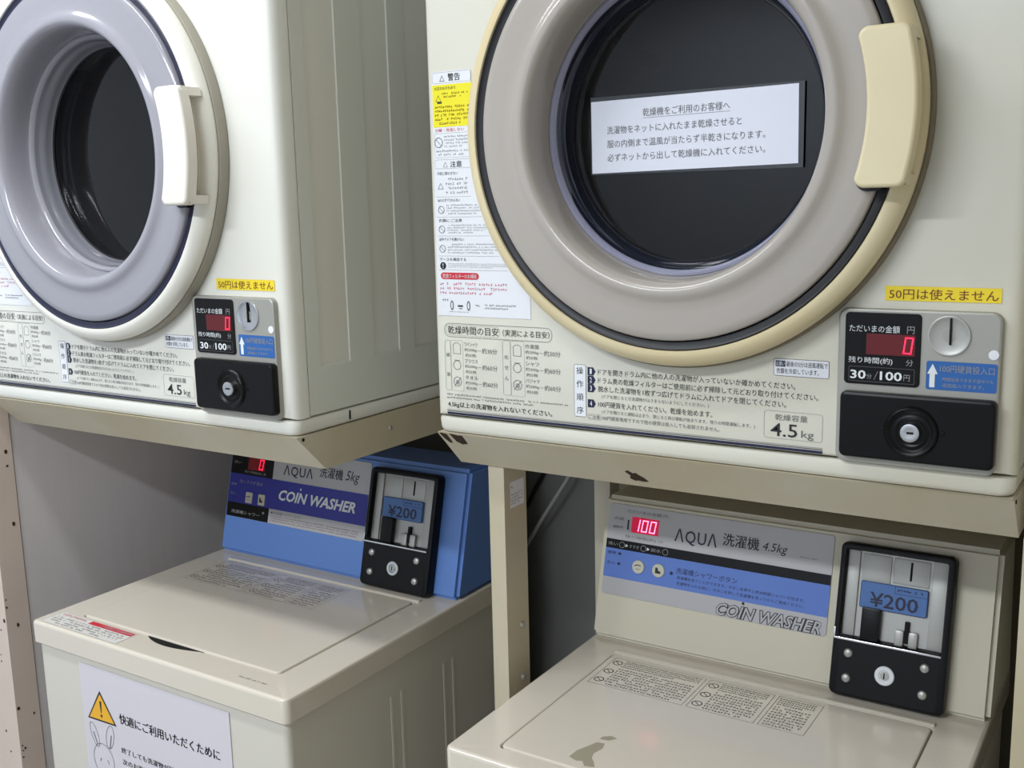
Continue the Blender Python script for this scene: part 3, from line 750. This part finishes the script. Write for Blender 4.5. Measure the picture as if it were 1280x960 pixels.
    for k, x in enumerate((.0600, .0905)):
        bm = B()
        if blue: plate(bm, x-.0070, x+.0085, .0900, .1090, -.0035, -.001, .002, .0007)
        else: lathe(bm, [(.0092, -.001), (.0092, -.003), (.0084, -.0038), (.0001, -.0040)], x+.002, .1075, 28)
        finish('button', bm, M_button, cp)
        q = Print('button_pictogram', cp, -.0043)
        bx, bz = (x+.0008, .0990) if blue else (x+.002, .1075)
        if k == 0: q.line([(bx-.005, bz+.001), (bx-.001, bz+.003), (bx+.004, bz+.002)], .0012, M_ink).line([(bx-.003, bz-.003), (bx+.003, bz-.003)], .0008, M_inkg)
        else: q.poly([(bx-.004, bz+.004), (bx-.001, bz+.004), (bx+.0005, bz), (bx+.004, bz-.001), (bx+.004, bz-.004), (bx-.004, bz-.004)], M_ink)
    # coin mechanism
    bm = B(); x0, x1, z0, z1 = .3395, .4735, -.0035, .1835
    L = []
    for y, i, r in ((.0005, 0, .008), (-.0150, 0, .008), (-.0170, .0012, .007), (-.0175, .003, .006)):
        L.append([(x, y, z) for x, z in rr(x0+i, x1-i, z0+i, z1-i, r, 6)])
    for y, (a, b_, c, d) in ((-.0175, (.3455, .4660, .0670, .1765)), (-.0160, (.3465, .4650, .0680, .1755)), (-.0045, (.3470, .4645, .0685, .1750))):
        L.append([(x, y, z) for x, z in rr(a, b_, c, d, .003, 6)])
    loft(bm, L); cm = finish('coin_mechanism', bm, M_blackm, t, (0, cl[1], cl[2]+.0035), tilt)
    bm = B(); plate(bm, .3472, .4643, .0688, .1748, -.0070, -.0040, .003, .0008); finish('face_plate', bm, M_steel, cm)
    bm = B(); box(bm, .3472, .3620, -.0100, -.0065, .0690, .1745, .0015); finish('side_rail', bm, M_steel, cm); bm = B(); box(bm, .4470, .4643, -.0085, -.0065, .0690, .1745, .001); finish('side_rail', bm, M_steel, cm)
    bm = B(); box(bm, .3650, .3990, -.0085, -.0065, .1360, .1720, .001); finish('blank_plate', bm, M_steel, cm)
    bm = B(); box(bm, .4020, .4440, -.0080, -.0065, .1410, .1720, .001); finish('slot_plate', bm, M_steel, cm)
    bm = B(); box(bm, .4213, .4236, -.0090, -.0075, .1465, .1690, .0003); finish('coin_slot', bm, M_hole, cm)
    bm = B(); plate(bm, .3655, .4445, .1060, .1390, -.0110, -.0065, .0025, .0008); pc = finish('price_label', bm, M_price, cm)
    p = Print('printed_price', cm, -.0112)
    p.frame(.3658, .1063, .4442, .1387, M_navy, .0006, .0025).text('¥200', .3775, .1095, .4340, .1270, M_navy, .0002, off=.012)
    p.frame(.4060, .1290, .4440, .1385, M_navy, .0005, .001).fine(.4080, .1310, .4420, .1365, M_navy, 1, 51, .0002)
    bm = B(); box(bm, .3705, .3930, -.0165, -.0065, .0680, .1075, .002); finish('return_lever', bm, M_blackm, cm)
    bm = B(); box(bm, .4100, .4210, -.0130, -.0065, .0670, .0870, .003); box(bm, .4260, .4370, -.0130, -.0065, .0670, .0870, .003); finish('return_chute', bm, M_steel, cm)
    bm = B(); box(bm, .4210, .4260, -.0120, -.0065, .0720, .0980, .0005); finish('return_slot', bm, M_hole, cm)
    bm = B(); box(bm, .3400, .4660, -.0195, -.0160, .0640, .0665, .0007); box(bm, .3400, .3425, -.0195, -.0160, .0640, .0780, .0007); finish('chrome_ledge', bm, M_chrome, cm)
    for x, z in ((.3600, .0490), (.3600, .0185), (.4490, .0490), (.4490, .0175)):
        bm = B(); lathe(bm, [(.0056, -.0170), (.0056, -.0190), (.0045, -.0208), (.0024, -.0218), (.0001, -.0220)], x, z, 20); finish('screw', bm, M_steel, cm)
    bm = B(); lathe(bm, [(.0115, -.0170), (.0115, -.0192), (.0105, -.0200), (.0070, -.0200), (.0060, -.0190), (.0001, -.0190)], .4045, .0305, 32); finish('lock', bm, M_chrome if blue else M_label, cm)
    bm = B(); lathe(bm, [(.0052, -.0188), (.0050, -.0205), (.0001, -.0207)], .4045, .0305, 20); finish('lock_barrel', bm, M_steel, cm)
    bm = B(); box(bm, .4038, .4052, -.0212, -.0205, .0270, .0340, .0002); finish('keyhole', bm, M_hole, cm)
    # lid print
    zt = Z+up+.0003
    p = Print('lid_instructions', lid, zt, 'xy')
    y0, y1 = (.2230, .3050) if not blue else (.2330, .3220)
    mi_ = M_ink if not blue else M_inkg
    for k, (a, b_) in enumerate(((.0650, .1950), (.2000, .2850), (.2900, .3450))):
        p.frame(a, y0, b_, y1, M_inkg, .0005, .001)
        p.fine(a+.018 if k < 2 else a+.003, y0+.003, b_-.003, y1-.026, M_inkg, 8, 61+k, dens=.95).fine(a+.018 if k < 2 else a+.003, y1-.024, b_-.004, y1-.003, M_ink, 4, 81+k, dens=1)
        if k < 2:
            for j in range(3):
                yy = y0+.014+j*.027
                p.ring(a+.0095, yy, .0062, .0011, mi_, n=12).line([(a+.0055, yy+.004), (a+.0135, yy-.004)], .0010, mi_)
    if blue: p.fine(.0700, .3250, .1600, .3290, M_inkg, 1, 71)
    if blue:
        p = Print('red_caution_label', cov, Z+.0003, 'xy')
        p.rect(.0170, .0060, .1880, .0440, M_faint).frame(.0170, .0060, .1880, .0440, M_inkl, .0003, .002, .0002)
        p.rect(.0900, .0330, .1860, .0425, M_red, .0002).text('この洗濯機は100円硬貨専用', .1150, .0350, .1830, .0405, M_plate, .0004)
        p.fine(.0250, .0350, .0880, .0425, M_red, 1, 73, .0002).fine(.0210, .0085, .1820, .0320, M_inkg, 4, 74, .0002, .7)
        Print('small_print', cov, Z+.0003, 'xy').fine(.4180, .0190, .4780, .0240, M_inkg, 1, 75)
    else:
        p = Print('worn_patch', lid, Z+up+.0002, 'xy')
        p.poly([(.136, .050), (.147, .046), (.153, .049), (.160, .041), (.171, .044), (.166, .052), (.159, .060), (.156, .070), (.160, .083), (.157, .095), (.148, .093), (.143, .080), (.137, .066)], M_stain)
        p.poly([(.147, .101), (.158, .103), (.164, .112), (.156, .114), (.148, .108)], M_stain)
    return t, Z, W
wl, ZL, WL = make_washer('cream coin washer with a blue console, under the white dryer', (-.6495, -.158, -.3204), True)
wr, ZR, WR = make_washer('cream coin washer with a beige console, under the yellowed dryer', (.0907, -.129, -.3332), False)

# poster on the blue-console washer
t = thing('paper_poster', 'laminated poster with an orange warning triangle and a line-drawn rabbit on the washer front', 'poster', (-.6495+.2565, -.1525, -.3204-.0450))
bm = B(); box(bm, -.1560, .1560, -.0010, 0, -.2180, 0, .0003); finish('sheet', bm, M_paper2, t)
p = Print('printed_poster', t, -.0012)
ox = -.2565; oz = .0450
def S(x, z): return (x+ox, z+oz)
p.poly([S(.1440, -.0800), S(.1115, -.1290), S(.1765, -.1270)], M_ink).poly([S(.1441, -.0850), S(.1160, -.1262), S(.1720, -.1245)], M_orange, .0002)
p.poly([S(.1420, -.0960), S(.1465, -.0960), S(.1452, -.1140), S(.1434, -.1140)], M_ink, .0004).disc(*S(.1443, -.1185), .0022, M_ink, .0004)
p.text('快適にご利用いただくために', *S(.1850, -.1195), *S(.3900, -.1040), M_ink, .0002, off=.02)
p.text('終了しても洗濯物が残っていると', *S(.1830, -.1650), *S(.3500, -.1560), M_ink, .0002, off=.01)
p.text('次のお客様がご利用になれません。', *S(.1830, -.1830), *S(.3600, -.1740), M_ink, .0002, off=.01)
p.text('終了時間にお戻りください。', *S(.1830, -.2010), *S(.3300, -.1920), M_ink, .0002, off=.01)
def ell(cx_, cz_, a, b_, rot=0, n=20, a0=0, a1=2*PI):
    out = []
    for i in range(n+1):
        u = a0+(a1-a0)*i/n; x, z = a*math.cos(u), b_*math.sin(u)
        out.append(S(cx_+x*math.cos(rot)-z*math.sin(rot), cz_+x*math.sin(rot)+z*math.cos(rot)))
    return out
p.line(ell(.1400, -.1890, .0230, .0260), .0008, M_inkg, .0002)
p.line(ell(.1240, -.1520, .0075, .0190, .35), .0008, M_inkg, .0002).line(ell(.1590, -.1480, .0085, .0190, -.25), .0008, M_inkg, .0002)
p.line([S(.1215, -.149), S(.1285, -.166)], .0018, M_inkg, .0002).line([S(.1620, -.145), S(.1570, -.165)], .0018, M_inkg, .0002)
p.line([S(.1320, -.192), S(.1330, -.188), S(.1350, -.187)], .001, M_inkg, .0002).line([S(.1480, -.187), S(.1500, -.188), S(.1510, -.192)], .001, M_inkg, .0002)

# cable and hose in the gap between the machines
bm = B(); tube(bm, [(-.115, .5, -.13), (-.155, .5, -.20), (-.197, .5, -.275), (-.215, .5, -.38), (-.22, .5, -.60), (-.215, .5, -.9), (-.21, .5, -1.19)], .0035)
o = finish('power_cord', bm, M_gasket, None); o['label'] = 'black cord slanting down the dark back panel between the machines'; o['category'] = 'cord'
bm = B(); tube(bm, [(-.05, .475, -.12), (-.09, .475, -.19), (-.14, .475, -.265), (-.190, .475, -.345), (-.20, .475, -.45), (-.19, .475, -.8), (-.185, .475, -1.185)], .0035)
o = finish('water_hose', bm, M_inkl, None); o['label'] = 'thin grey hose slanting beside the black cord on the dark back panel'; o['category'] = 'hose'

flush_prints()
